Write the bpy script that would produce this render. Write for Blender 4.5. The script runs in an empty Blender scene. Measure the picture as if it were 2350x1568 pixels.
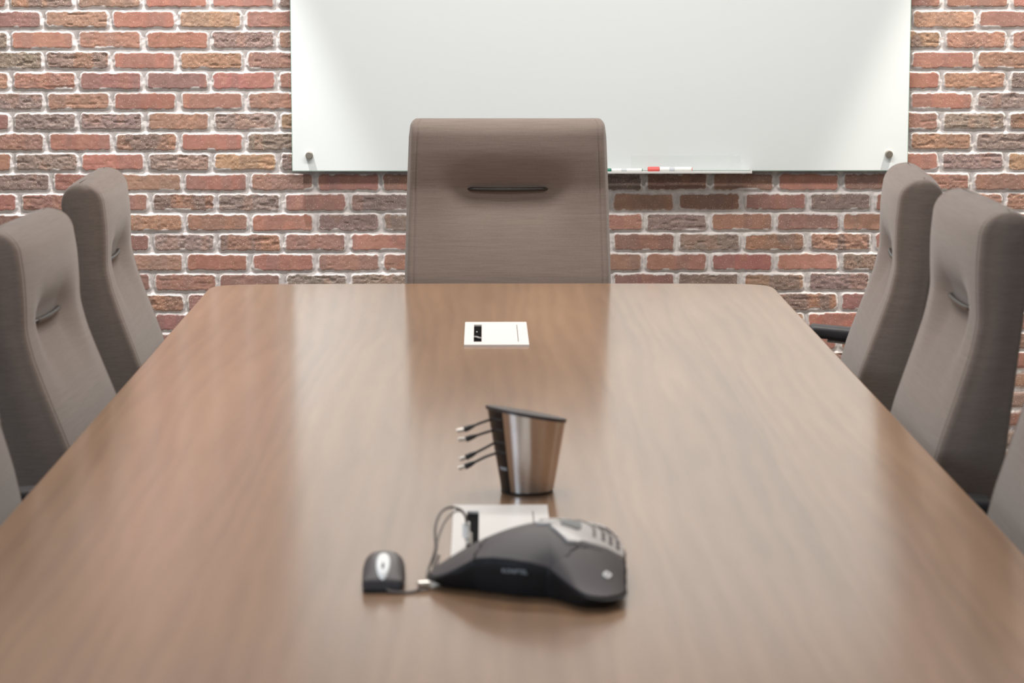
import bpy, bmesh, math, random
import numpy as np
from mathutils import Vector, Matrix

random.seed(7)
RNG = np.random.default_rng(11)
SC = bpy.context.scene
COL = SC.collection
PI = math.pi
TZ = 0.74            # table top height
WY = 7.55            # brick wall plane
BY = WY - 0.040      # front of the glass board

# ------------------------------------------------------------------ helpers
def lin(r, g, b):
    f = lambda c: (c / 255 / 12.92) if c / 255 <= 0.04045 else ((c / 255 + 0.055) / 1.055) ** 2.4
    return (f(r), f(g), f(b), 1.0)

def new_mat(name):
    m = bpy.data.materials.new(name)
    m.use_nodes = True
    nt = m.node_tree
    return m, nt, nt.nodes['Principled BSDF']

def mat(name, col, rough=0.5, metal=0.0, spec=0.5, noise=0.0, nscale=40.0, bump=0.0, bscale=300.0, coat=0.0, trans=0.0, ior=1.45, sheen=0.0):
    m, nt, b = new_mat(name)
    b.inputs['Base Color'].default_value = col
    b.inputs['Roughness'].default_value = rough
    b.inputs['Metallic'].default_value = metal
    b.inputs['Specular IOR Level'].default_value = spec
    b.inputs['Coat Weight'].default_value = coat
    b.inputs['Transmission Weight'].default_value = trans
    b.inputs['IOR'].default_value = ior
    b.inputs['Sheen Weight'].default_value = sheen
    N = nt.nodes; L = nt.links
    tc = N.new('ShaderNodeTexCoord')
    n = N.new('ShaderNodeTexNoise'); n.inputs['Scale'].default_value = nscale; n.inputs['Detail'].default_value = 4
    L.new(tc.outputs['Object'], n.inputs['Vector'])
    mr = N.new('ShaderNodeMapRange'); mr.inputs['To Min'].default_value = 1 - noise; mr.inputs['To Max'].default_value = 1 + noise
    L.new(n.outputs['Fac'], mr.inputs['Value'])
    mx = N.new('ShaderNodeVectorMath'); mx.operation = 'SCALE'
    mx.inputs[0].default_value = col[:3]
    L.new(mr.outputs['Result'], mx.inputs['Scale'])
    L.new(mx.outputs['Vector'], b.inputs['Base Color'])
    if bump:
        n2 = N.new('ShaderNodeTexNoise'); n2.inputs['Scale'].default_value = bscale; n2.inputs['Detail'].default_value = 2
        L.new(tc.outputs['Object'], n2.inputs['Vector'])
        bp = N.new('ShaderNodeBump'); bp.inputs['Strength'].default_value = bump; bp.inputs['Distance'].default_value = 0.001
        L.new(n2.outputs['Fac'], bp.inputs['Height']); L.new(bp.outputs['Normal'], b.inputs['Normal'])
    return m

def link(name, me, material=None, parent=None, smooth=True, loc=(0, 0, 0), rot=(0, 0, 0)):
    o = bpy.data.objects.new(name, me)
    COL.objects.link(o)
    if material is not None:
        me.materials.append(material)
    if smooth:
        me.polygons.foreach_set('use_smooth', [True] * len(me.polygons))
    if parent is not None:
        o.parent = parent
    o.location = loc; o.rotation_euler = rot
    return o

def pym(verts, faces):
    me = bpy.data.meshes.new('m')
    me.from_pydata([tuple(v) for v in verts], [], [tuple(f) for f in faces])
    me.update()
    return me

def empty(name, loc=(0, 0, 0), rot=(0, 0, 0)):
    o = bpy.data.objects.new(name, None)
    COL.objects.link(o); o.location = loc; o.rotation_euler = rot; o.empty_display_size = 0.1
    return o

def tag(o, label=None, cat=None, group=None, kind=None):
    if label: o['label'] = label
    if cat: o['category'] = cat
    if group: o['group'] = group
    if kind: o['kind'] = kind
    return o

def box_bm(bm, x0, x1, y0, y1, z0, z1):
    vs = [bm.verts.new((x, y, z)) for z in (z0, z1) for y in (y0, y1) for x in (x0, x1)]
    for f in ((0, 2, 3, 1), (4, 5, 7, 6), (0, 1, 5, 4), (2, 6, 7, 3), (0, 4, 6, 2), (1, 3, 7, 5)):
        bm.faces.new([vs[i] for i in f])
    return vs

def box(name, x0, x1, y0, y1, z0, z1, m, parent=None, bevel=0.0, seg=3, loc=(0, 0, 0), rot=(0, 0, 0)):
    bm = bmesh.new()
    box_bm(bm, x0, x1, y0, y1, z0, z1)
    if bevel:
        bmesh.ops.bevel(bm, geom=list(bm.edges), offset=bevel, segments=seg, profile=0.5, affect='EDGES')
    bmesh.ops.recalc_face_normals(bm, faces=bm.faces)
    me = bpy.data.meshes.new(name); bm.to_mesh(me); bm.free()
    o = link(name, me, m, parent, smooth=False, loc=loc, rot=rot)
    if bevel:
        shade_auto(me)
    return o

def shade_auto(me, ang=35):
    me.polygons.foreach_set('use_smooth', [True] * len(me.polygons))
    me.update()
    bm = bmesh.new(); bm.from_mesh(me)
    for e in bm.edges:
        e.smooth = e.calc_face_angle(0) < math.radians(ang)
        if len(e.link_faces) == 2:
            a0, a1 = sorted(f.calc_area() for f in e.link_faces)
            if a1 > 20 * a0 and e.calc_face_angle(0) > 0.05:
                e.smooth = False
    bm.to_mesh(me); bm.free()

def catmull(pts, n=8):
    P = [Vector(p) for p in pts]
    P = [P[0] * 2 - P[1]] + P + [P[-1] * 2 - P[-2]]
    out = []
    for i in range(1, len(P) - 2):
        for k in range(n):
            t = k / n
            a, b, c, d = P[i - 1], P[i], P[i + 1], P[i + 2]
            out.append(0.5 * ((2 * b) + (c - a) * t + (2 * a - 5 * b + 4 * c - d) * t * t + (3 * b - a - 3 * c + d) * t ** 3))
    out.append(P[-2].copy())
    return out

def tube_me(pts, rad, seg=10, caps=True, flat=1.0):
    """tube along points; rad a number or a list"""
    P = [Vector(p) for p in pts]
    n = len(P)
    R = rad if isinstance(rad, (list, tuple)) else [rad] * n
    vs, fs = [], []
    t0 = (P[1] - P[0]).normalized()
    up = Vector((0, 0, 1)) if abs(t0.z) < 0.9 else Vector((1, 0, 0))
    nrm = t0.cross(up).normalized()
    for i in range(n):
        t = (P[min(i + 1, n - 1)] - P[max(i - 1, 0)]).normalized()
        nrm = (nrm - t * nrm.dot(t)).normalized()
        bn = t.cross(nrm)
        for k in range(seg):
            a = 2 * PI * k / seg
            vs.append(P[i] + nrm * (math.cos(a) * R[i]) + bn * (math.sin(a) * R[i] * flat))
    for i in range(n - 1):
        for k in range(seg):
            k2 = (k + 1) % seg
            fs.append((i * seg + k, i * seg + k2, (i + 1) * seg + k2, (i + 1) * seg + k))
    if caps:
        fs.append(tuple(range(seg))[::-1]); fs.append(tuple((n - 1) * seg + k for k in range(seg)))
    return pym(vs, fs)

def tube(name, pts, rad, m, parent=None, seg=10, flat=1.0, **kw):
    me = tube_me(pts, rad, seg, True, flat)
    o = link(name, me, m, parent, **kw)
    shade_auto(me, 50)
    return o

def lathe_me(prof, seg=48):
    """prof: list of (r,z)"""
    vs, fs = [], []
    for r, z in prof:
        for k in range(seg):
            a = 2 * PI * k / seg
            vs.append((r * math.cos(a), r * math.sin(a), z))
    for i in range(len(prof) - 1):
        for k in range(seg):
            k2 = (k + 1) % seg
            fs.append((i * seg + k, i * seg + k2, (i + 1) * seg + k2, (i + 1) * seg + k))
    fs.append(tuple(range(seg))[::-1]); fs.append(tuple((len(prof) - 1) * seg + k for k in range(seg)))
    return pym(vs, fs)

def prism(name, outline, z0, z1, m, parent=None, bevel=0.0, seg=3, **kw):
    bm = bmesh.new()
    a = [bm.verts.new((x, y, z0)) for x, y in outline]
    f = bm.faces.new(a)
    r = bmesh.ops.extrude_face_region(bm, geom=[f])
    bmesh.ops.translate(bm, vec=(0, 0, z1 - z0), verts=[g for g in r['geom'] if isinstance(g, bmesh.types.BMVert)])
    bmesh.ops.recalc_face_normals(bm, faces=bm.faces)
    if bevel:
        ed = [e for e in bm.edges if abs(e.verts[0].co.z - e.verts[1].co.z) < 1e-6]
        bmesh.ops.bevel(bm, geom=ed, offset=bevel, segments=seg, profile=0.5, affect='EDGES')
    me = bpy.data.meshes.new(name); bm.to_mesh(me); bm.free()
    o = link(name, me, m, parent, **kw)
    shade_auto(me, 30)
    return o

def sstep(a, b, x):
    t = np.clip((x - a) / (b - a), 0, 1)
    return t * t * (3 - 2 * t)

def vnoise(x, y, scale, seed):
    """smooth 2d value noise in [-1,1], vectorised"""
    g = np.random.default_rng(seed).uniform(-1, 1, (256, 256))
    xs, ys = x / scale + 100.0, y / scale + 100.0
    i, j = np.floor(xs).astype(int), np.floor(ys).astype(int)
    u, v = xs - i, ys - j
    u = u * u * (3 - 2 * u); v = v * v * (3 - 2 * v)
    a = g[i % 256, j % 256]; b = g[(i + 1) % 256, j % 256]
    c = g[i % 256, (j + 1) % 256]; d = g[(i + 1) % 256, (j + 1) % 256]
    return (a * (1 - u) + b * u) * (1 - v) + (c * (1 - u) + d * u) * v

# ------------------------------------------------------------------ brick wall
RH = 0.0603
ZT = 1.3774
CODE = {'R': (158, 113, 101), 'P': (145, 109, 101), 'O': (160, 126, 106), 'B': (146, 114, 102), 'D': (138, 121, 114), 'S': (151, 115, 101), 'M': (146, 117, 102)}
ROUGH = {'R': 0.12, 'P': 0.15, 'O': 0.7, 'B': 0.45, 'D': 1.0, 'S': 0.2, 'M': 0.9}
# row -> list of (pixel column the brick was seen at, kind)
SEEN = {
 -1: '10B 100M 260B 410R 565S 655D 2120B 2240S 2330R',
 0: '50P 180B 330R 485O 620S 2160O 2300P',
 1: '10D 100R 250S 410R 560D 655B 2120M 2240O 2330B',
 2: '50D 180M 330R 485O 620B 2160R 2300B',
 3: '12O 100O 255P 408P 560R 655B 2120R 2235O 2335D',
 4: '50D 180B 330R 485R 620S 2160R 2300D',
 5: '15P 105D 255D 410B 560D 655O 2120B 2230D 2330B',
 6: '55B 190R 340M 490R 620D 2160O 2290D',
 7: '18S 112D 262R 415D 565O 655D 2120R 2235D 2330O',
 8: '60D 200S 345S 500R 650B 805P 905P 1435D 1550B 1700B 1855R 1985B 2190B 2300P',
 9: '22R 120B 320P 425M 575D 725P 870D 1475B 1625B 1775P 1925D 2010P 2260O 2330B',
 10: '370O 500S 650R 800D 905D 1435B 1550D 1705S 1850B 1980S 2340R',
 11: '335P 425D 575M 725B 870S 1475S 1625D 1778M 1925M',
 12: '380B 505R 650R 805S 905S 1435S 1550S 1705R 1855R 1970D',
 13: '330P 425B 572P 730D 870D 1480P 1625D 1778M 1925D',
 14: '395M 450P 1860M 1960P', 15: '390P 1905R', 16: '380B 1880R 2330B', 17: '2320R', 18: '2320O'}

def row_param(r):
    if r <= 7:
        P = 0.1975
        x0 = P * (0.424 if r % 2 == 0 else 0.915)
    else:
        P = 0.1966
        x0 = P * (0.452 if r % 2 == 0 else 0.948)
    return P, x0

def make_wall_brick():
    fx = np.arange(-1.52, 1.72, 0.0025)
    xs = np.concatenate([np.arange(-2.60, -1.52, 0.011), fx, np.arange(1.72, 2.711, 0.011)])
    fz = np.arange(0.34, 1.46, 0.0025)
    zs = np.concatenate([np.arange(0.0, 0.34, 0.008), fz, np.arange(1.46, 3.001, 0.010)])
    nx, nz = len(xs), len(zs)
    X, Z = np.meshgrid(xs, zs)
    r = np.floor((ZT - Z) / RH).astype(int)
    v = (ZT - r * RH) - Z
    P = np.where(r <= 7, 0.1975, 0.1966)
    ph = np.where(r <= 7, np.where(r % 2 == 0, 0.424, 0.915), np.where(r % 2 == 0, 0.452, 0.948))
    x0 = P * ph
    k = np.floor((X - x0) / P).astype(int)
    u = X - x0 - k * P
    # per brick random numbers
    H = np.random.default_rng(5).uniform(0, 1, (128, 128, 10))
    rr, kk = (r + 40) % 128, (k + 60) % 128
    h = H[rr, kk]
    hx = P / 2 - 0.0042 - 0.0020 * h[..., 0]
    hz = (RH - 0.0062) / 2 - 0.0010 * h[..., 1]
    cx = P / 2 + 0.003 * (h[..., 2] - 0.5)
    cz = 0.0003 + (RH - 0.0062) / 2 + 0.0012 * (h[..., 3] - 0.5)
    off = kk * 1.37 + rr * 2.11
    wob = 0.0016 * vnoise(X + off, Z + off, 0.013, 1) + 0.0009 * vnoise(X, Z, 0.0055, 2) + 0.0014 * vnoise(X + off, Z - off, 0.045, 3)
    rad = 0.013
    qx = np.abs(u - cx) - (hx - rad); qz = np.abs(v - cz) - (hz - rad)
    sd = rad - (np.hypot(np.maximum(qx, 0), np.maximum(qz, 0)) + np.minimum(np.maximum(qx, qz), 0)) + wob
    D = 0.0085 + 0.003 * (h[..., 4] - 0.5)
    prof = sstep(-0.0035, 0.0045, sd)
    # kinds
    pal = [c for c in 'RRPOBBDDSM']
    kinds = np.empty((128, 128), dtype='<U1')
    kr = np.random.default_rng(3).integers(0, len(pal), (128, 128))
    for a in range(128):
        for b in range(128):
            kinds[a, b] = pal[kr[a, b]]
    fpx, cxp, vpx = 5800.0, 1175.0, 1108.0
    for row, s in SEEN.items():
        Pp, xx0 = row_param(row)
        zc = ZT - (row + 0.45) * RH
        depth = (WY) * math.cos(math.radians(8.18)) - (zc - 1.47) * math.sin(math.radians(8.18)) * 1.0
        for tk in s.split():
            px = float(tk[:-1])
            xw = (px - vpx) / fpx * (WY * 0.9900 + (1.47 - zc) * 0.1423)
            kinds[(row + 40) % 128, (int(math.floor((xw - xx0) / Pp)) + 60) % 128] = tk[-1]
    base = np.zeros((128, 128, 3)); rg = np.zeros((128, 128))
    jr = np.random.default_rng(9)
    for c in CODE:
        sel = kinds == c
        n = sel.sum()
        col = np.array(lin(*CODE[c])[:3])
        base[sel] = col * (1 + jr.normal(0, 0.07, (n, 1))) * (1 + jr.normal(0, 0.03, (n, 3)))
        rg[sel] = np.clip(ROUGH[c] + jr.normal(0, 0.08, n), 0.05, 1)
    C = base[rr, kk]
    R = rg[rr, kk]
    isM = (kinds[rr, kk] == 'M')
    # burnt bands and patches inside each brick (fired colour, not light)
    n1 = vnoise(X + off * 3, Z * 0.35 + off, 0.032, 21)
    n2 = vnoise(X + off * 5, Z + off * 2, 0.016, 22)
    band = sstep(0.15, 0.35, n1) * np.where(isM, 1.0, 0.35)
    dark = np.array(lin(126, 110, 104)[:3]); tan = np.array(lin(160, 122, 102)[:3])
    C = C * (1 - 0.75 * band[..., None]) + dark * (0.75 * band[..., None])
    b2 = sstep(0.25, 0.5, -n1) * np.where(isM, 0.8, 0.28)
    C = C * (1 - b2[..., None]) + tan * b2[..., None]
    C = C * (1 + 0.10 * n2[..., None])
    # relief of the face
    f1 = vnoise(X, Z, 0.006, 31); f2 = vnoise(X, Z * 1.8, 0.014, 32); f3 = vnoise(X + off, Z * 3.0 + off, 0.03, 33)
    face = R * (0.0008 * f1 + 0.0007 * f2) - R * 0.0028 * sstep(0.55, 0.8, f3) + 0.0002 * f1
    mort = 0.0007 * vnoise(X, Z, 0.008, 41) + 0.0006 * vnoise(X, Z, 0.02, 42)
    Hh = prof * D + face * sstep(0.001, 0.007, sd) + mort * (1 - prof)
    # mortar smeared over the brick rims
    smear = 0.0036 + 0.0012 * vnoise(X, Z, 0.010, 51)
    topn = vnoise(X + off, Z * 0.2, 0.03, 52)
    lowedge = sstep(0.4, 0.9, (v - cz) / hz)
    smear = smear + 0.006 * sstep(0.35, 0.8, topn) * lowedge + 0.0045 * sstep(0.35, 0.8, -topn) * sstep(0.4, 0.9, -(v - cz) / hz)
    smear = smear - 0.0015 * lowedge
    sidee = sstep(0.86, 0.97, np.abs(u - cx) / hx)
    smear = smear + 0.003 * sidee * (0.5 + 0.5 * vnoise(X, Z, 0.02, 53))
    mask = sstep(-0.0008, 0.0016, sd - smear)
    Yv = WY - Hh
    co = np.stack([X, Yv, Z], -1).reshape(-1, 3).astype(np.float32)
    idx = np.arange(nx * nz).reshape(nz, nx)
    a = idx[:-1, :-1].ravel(); b = idx[:-1, 1:].ravel(); c = idx[1:, 1:].ravel(); d = idx[1:, :-1].ravel()
    loops = np.stack([a, b, c, d], -1).ravel().astype(np.int32)
    nf = len(a)
    me = bpy.data.meshes.new('wall_back')
    me.vertices.add(nx * nz); me.vertices.foreach_set('co', co.ravel())
    me.loops.add(nf * 4); me.loops.foreach_set('vertex_index', loops)
    me.polygons.add(nf); me.polygons.foreach_set('loop_start', np.arange(0, nf * 4, 4, dtype=np.int32))
    me.update(calc_edges=True)
    me.polygons.foreach_set('use_smooth', np.ones(nf, dtype=bool))
    at = me.attributes.new('brick_col', 'FLOAT_COLOR', 'POINT')
    at.data.foreach_set('color', np.concatenate([C.reshape(-1, 3), np.ones((nx * nz, 1))], 1).astype(np.float32).ravel())
    at = me.attributes.new('brick_mask', 'FLOAT', 'POINT'); at.data.foreach_set('value', mask.ravel().astype(np.float32))
    at = me.attributes.new('brick_rough', 'FLOAT', 'POINT'); at.data.foreach_set('value', R.ravel().astype(np.float32))
    return me

def brick_material():
    m, nt, b = new_mat('old_brick_and_mortar')
    N, L = nt.nodes, nt.links
    def attr(n, out):
        a = N.new('ShaderNodeAttribute'); a.attribute_name = n; return a.outputs[out]
    def math_(op, a, bv):
        q = N.new('ShaderNodeMath'); q.operation = op
        for i, x in enumerate((a, bv)):
            if hasattr(x, 'is_linked'): L.new(x, q.inputs[i])
            else: q.inputs[i].default_value = x
        return q.outputs[0]
    tc = N.new('ShaderNodeTexCoord')
    def noise(scale, detail=2, rough=0.5):
        n = N.new('ShaderNodeTexNoise'); n.inputs['Scale'].default_value = scale; n.inputs['Detail'].default_value = detail; n.inputs['Roughness'].default_value = rough
        L.new(tc.outputs['Object'], n.inputs['Vector']); return n.outputs['Fac']
    def mr(x, a, bb, c, d):
        q = N.new('ShaderNodeMapRange'); q.inputs[1].default_value = a; q.inputs[2].default_value = bb; q.inputs[3].default_value = c; q.inputs[4].default_value = d
        L.new(x, q.inputs[0]); return q.outputs[0]
    def mix(f, a, bv):
        q = N.new('ShaderNodeMix'); q.data_type = 'RGBA'
        if hasattr(f, 'is_linked'): L.new(f, q.inputs[0])
        else: q.inputs[0].default_value = f
        for i, x in ((6, a), (7, bv)):
            if hasattr(x, 'is_linked'): L.new(x, q.inputs[i])
            else: q.inputs[i].default_value = x
        return q.outputs[2]
    rg = attr('brick_rough', 'Fac')
    col = attr('brick_col', 'Color')
    g = noise(330, 3, 0.7)
    gv = math_('MULTIPLY', mr(g, 0.3, 0.7, -0.30, 0.30), rg)
    sc = N.new('ShaderNodeVectorMath'); sc.operation = 'SCALE'; L.new(col, sc.inputs[0]); L.new(math_('ADD', gv, 1.0), sc.inputs['Scale'])
    # raised grit, its light-catching grains painted pale into the colour
    vz = N.new('ShaderNodeTexVoronoi'); vz.inputs['Scale'].default_value = 190; L.new(tc.outputs['Object'], vz.inputs['Vector'])
    dots = mr(vz.outputs['Distance'], 0.13, 0.25, 1.0, 0.0)
    rsel = N.new('ShaderNodeSeparateColor'); L.new(vz.outputs['Color'], rsel.inputs[0])
    pick = mr(rsel.outputs[0], 0.50, 0.54, 0.0, 1.0)
    dots = math_('MULTIPLY', math_('MULTIPLY', dots, pick), math_('MULTIPLY_ADD', rg, 0.65))
    dots.node.inputs[2].default_value = 0.15
    bc = mix(math_('MULTIPLY', dots, 1.0), sc.outputs[0], lin(222, 200, 182))
    mo = mix(mr(noise(60, 4), 0.3, 0.7, 0, 1), lin(190, 184, 183), lin(212, 206, 203))
    mask = attr('brick_mask', 'Fac')
    mk = math_('ADD', mask, math_('MULTIPLY', mr(noise(420, 2), 0.3, 0.7, -0.5, 0.5), math_('MULTIPLY', math_('MULTIPLY', mask, math_('SUBTRACT', 1.0, mask)), 2.4)))
    L.new(mix(mk, mo, bc), b.inputs['Base Color'])
    b.inputs['Roughness'].default_value = 0.85
    b.inputs['Specular IOR Level'].default_value = 0.25
    bp = N.new('ShaderNodeBump'); bp.inputs['Distance'].default_value = 0.0012
    L.new(math_('MULTIPLY_ADD', rg, 0.5), bp.inputs['Strength'])
    bp.inputs['Strength'].links[0].from_node.inputs[2].default_value = 0.15
    L.new(math_('ADD', noise(380, 3, 0.6), dots), bp.inputs['Height'])
    L.new(bp.outputs['Normal'], b.inputs['Normal'])
    return m

wall_back = link('wall_back', make_wall_brick(), brick_material())
tag(wall_back, 'red and brown reclaimed brick wall with pale mortar behind the board', 'wall', kind='structure')

# ------------------------------------------------------------------ rest of the room
M_paint = mat('painted_wall', lin(205, 201, 194), 0.7, noise=0.02, bump=0.05)
M_ceil = mat('ceiling_paint', lin(232, 231, 228), 0.8, noise=0.02)
M_floor = mat('grey_carpet', lin(112, 106, 100), 0.95, noise=0.25, nscale=260, bump=0.6, bscale=500)
XL, XR, YF = -2.60, 2.70, -1.2
fl = box('floor', XL - .1, XR + .1, YF - .1, WY + .1, -0.06, 0.0, M_floor); tag(fl, 'grey carpet floor under the conference table', 'floor', kind='structure')
ce = box('ceiling', XL - .1, XR + .1, YF - .1, WY + .1, 3.00, 3.06, M_ceil); tag(ce, 'white painted ceiling', 'ceiling', kind='structure')
wr = box('wall_right', XR, XR + .1, YF - .1, WY, 0, 3.00, M_paint); tag(wr, 'pale painted wall on the right', 'wall', kind='structure')
# left wall with a window opening (daylight)
bm = bmesh.new()
for (y0, y1, z0, z1) in ((YF, -0.5, 0, 3.00), (1.4, WY, 0, 3.00), (-0.5, 1.4, 0, 0.85), (-0.5, 1.4, 2.45, 3.00)):
    box_bm(bm, XL - .1, XL, y0, y1, z0, z1)
me = bpy.data.meshes.new('wall_left'); bm.to_mesh(me); bm.free()
wl = link('wall_left', me, M_paint, smooth=False); tag(wl, 'pale painted wall with a window on the left', 'wall', kind='structure')
wf = box('wall_front', XL, XR, YF - .1, YF, 0, 3.00, M_paint); tag(wf, 'pale painted wall behind the viewer', 'wall', kind='structure')

# ------------------------------------------------------------------ glass board
M_glass_board = mat('white_glass_board', lin(221, 227, 228), 0.3, spec=0.3, noise=0.004, nscale=3)
M_edge = mat('green_glass_edge', lin(150, 182, 168), 0.15)
M_steel = mat('brushed_steel_pin', lin(178, 170, 158), 0.4, 1.0, noise=0.05)
BX0, BX1, BZ0, BZ1 = -0.566, 1.263, 0.903, 2.10
board = empty('glass_whiteboard', ((BX0 + BX1) / 2, BY, BZ0))
tag(board, 'large white glass writing board fixed to the brick wall on metal pins', 'whiteboard')
bx = (BX0 + BX1) / 2
box('panel', BX0 - bx, BX1 - bx, 0.0, 0.005, 0, BZ1 - BZ0, M_glass_board, board, bevel=0.0012, seg=2)
bm = bmesh.new()
w = (BX1 - BX0) / 2; hh = BZ1 - BZ0
for (x0, x1, z0, z1) in ((-w, w, -.0012, 0), (-w, w, hh, hh + .0012), (-w - .0012, -w, 0, hh), (w, w + .0012, 0, hh)):
    box_bm(bm, x0, x1, 0.0006, 0.0056, z0, z1)
me = bpy.data.meshes.new('edge'); bm.to_mesh(me); bm.free()
link('polished_edge', me, M_edge, board, smooth=False)
pin_me = lathe_me([(0.0085, -0.030), (0.0085, -0.002), (0.0109, -0.002), (0.0112, 0.0), (0.0112, 0.010), (0.0106, 0.0115), (0.0090, 0.012)], 32)
for i, (px_, pz_) in enumerate(((-0.5155, 0.9495), (1.2065, 0.9520), (-0.5155, 2.05), (1.2065, 2.05))):
    p = link('standoff_pin', pin_me, M_steel if i == 0 else None, board, loc=(px_ - bx, -0.001, pz_ - BZ0), rot=(PI / 2, 0, 0))
shade_auto(pin_me, 40)

# marker tray (clear acrylic) and markers
def clear_mat(name):
    m, nt, b = new_mat(name)
    N, L = nt.nodes, nt.links
    tr = N.new('ShaderNodeBsdfTransparent'); tr.inputs[0].default_value = (0.99, 0.995, 0.992, 1)
    b.inputs['Base Color'].default_value = (0.9, 0.9, 0.9, 1); b.inputs['Roughness'].default_value = 0.1
    mx = N.new('ShaderNodeMixShader')
    mx.inputs[0].default_value = 0.04; L.new(tr.outputs[0], mx.inputs[1]); L.new(b.outputs[0], mx.inputs[2])
    L.new(mx.outputs[0], nt.nodes['Material Output'].inputs[0])
    return m
M_acryl = clear_mat('clear_acrylic_sheet')
M_acryl2 = mat('frosted_acrylic', lin(232, 232, 230), 0.25, trans=0.25, ior=1.3)
TX0, TX1 = 0.30, 0.795
TZ0 = 0.8985
tray = empty('marker_tray', ((TX0 + TX1) / 2, BY - 0.028, TZ0))
tag(tray, 'clear acrylic marker tray clipped to the bottom edge of the glass board', 'tray')
hw_ = (TX1 - TX0) / 2
box('shelf', -hw_, hw_, -0.026, 0.026, 0.0, 0.004, M_acryl2, tray, bevel=0.001, seg=2)
box('front_lip', -hw_, hw_, -0.029, -0.026, 0.0, 0.0065, M_acryl2, tray, bevel=0.0008, seg=2)
box('back_plate', -hw_ + 0.14, hw_ - 0.03, 0.0242, 0.0272, 0.004, 0.050, M_acryl, tray, bevel=0.0008, seg=2)
box('end_stop', hw_ - 0.003, hw_, -0.026, 0.022, 0.004, 0.010, M_acryl2, tray, bevel=0.0006, seg=2)
M_white_pl = mat('white_plastic', lin(240, 240, 238), 0.35, noise=0.01)
M_red = mat('red_cap_plastic', lin(228, 104, 100), 0.4, noise=0.02)
M_green = mat('green_cap_plastic', lin(40, 120, 100), 0.4, noise=0.02)
M_ink = mat('label_ink', lin(205, 210, 216), 0.5)

def marker(name, label, x0, length, cap, z, capm, rad=0.0072):
    t = empty(name, (x0, BY - 0.034, z + rad)); t.rotation_euler = (0, PI / 2, 0)
    tag(t, label, 'marker', 'dry erase markers on the tray')
    me = lathe_me([(rad * .8, cap + 0.001), (rad, cap + 0.002), (rad, length - 0.004), (rad * .92, length - 0.001), (rad * .8, length)], 24); link('barrel', me, M_white_pl, t); shade_auto(me, 40)
    me = lathe_me([(rad * .6, 0), (rad * .95, 0.001), (rad * 1.04, 0.004), (rad * 1.04, cap), (rad * .8, cap + .0005)], 24); link('cap', me, capm, t); shade_auto(me, 40)
    me = lathe_me([(rad * 1.004, cap + 0.03), (rad * 1.006, cap + 0.031), (rad * 1.006, cap + 0.045), (rad * 1.004, cap + 0.046)], 24); link('printed_band', me, M_ink, t)
    me = lathe_me([(rad * .7, length), (rad * .72, length + .0015), (rad * .5, length + .002)], 16); link('end_plug', me, capm, t)
    return t
marker('marker_pen', 'white marker with a red cap lying on the acrylic tray', 0.4872, 0.1305, 0.034, TZ0 + 0.0042, M_red)
marker('marker_pen', 'slim white marker with a green cap at the tray end by the head chair', 0.352, 0.118, 0.027, TZ0 + 0.0042, M_green, 0.0048)

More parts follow.
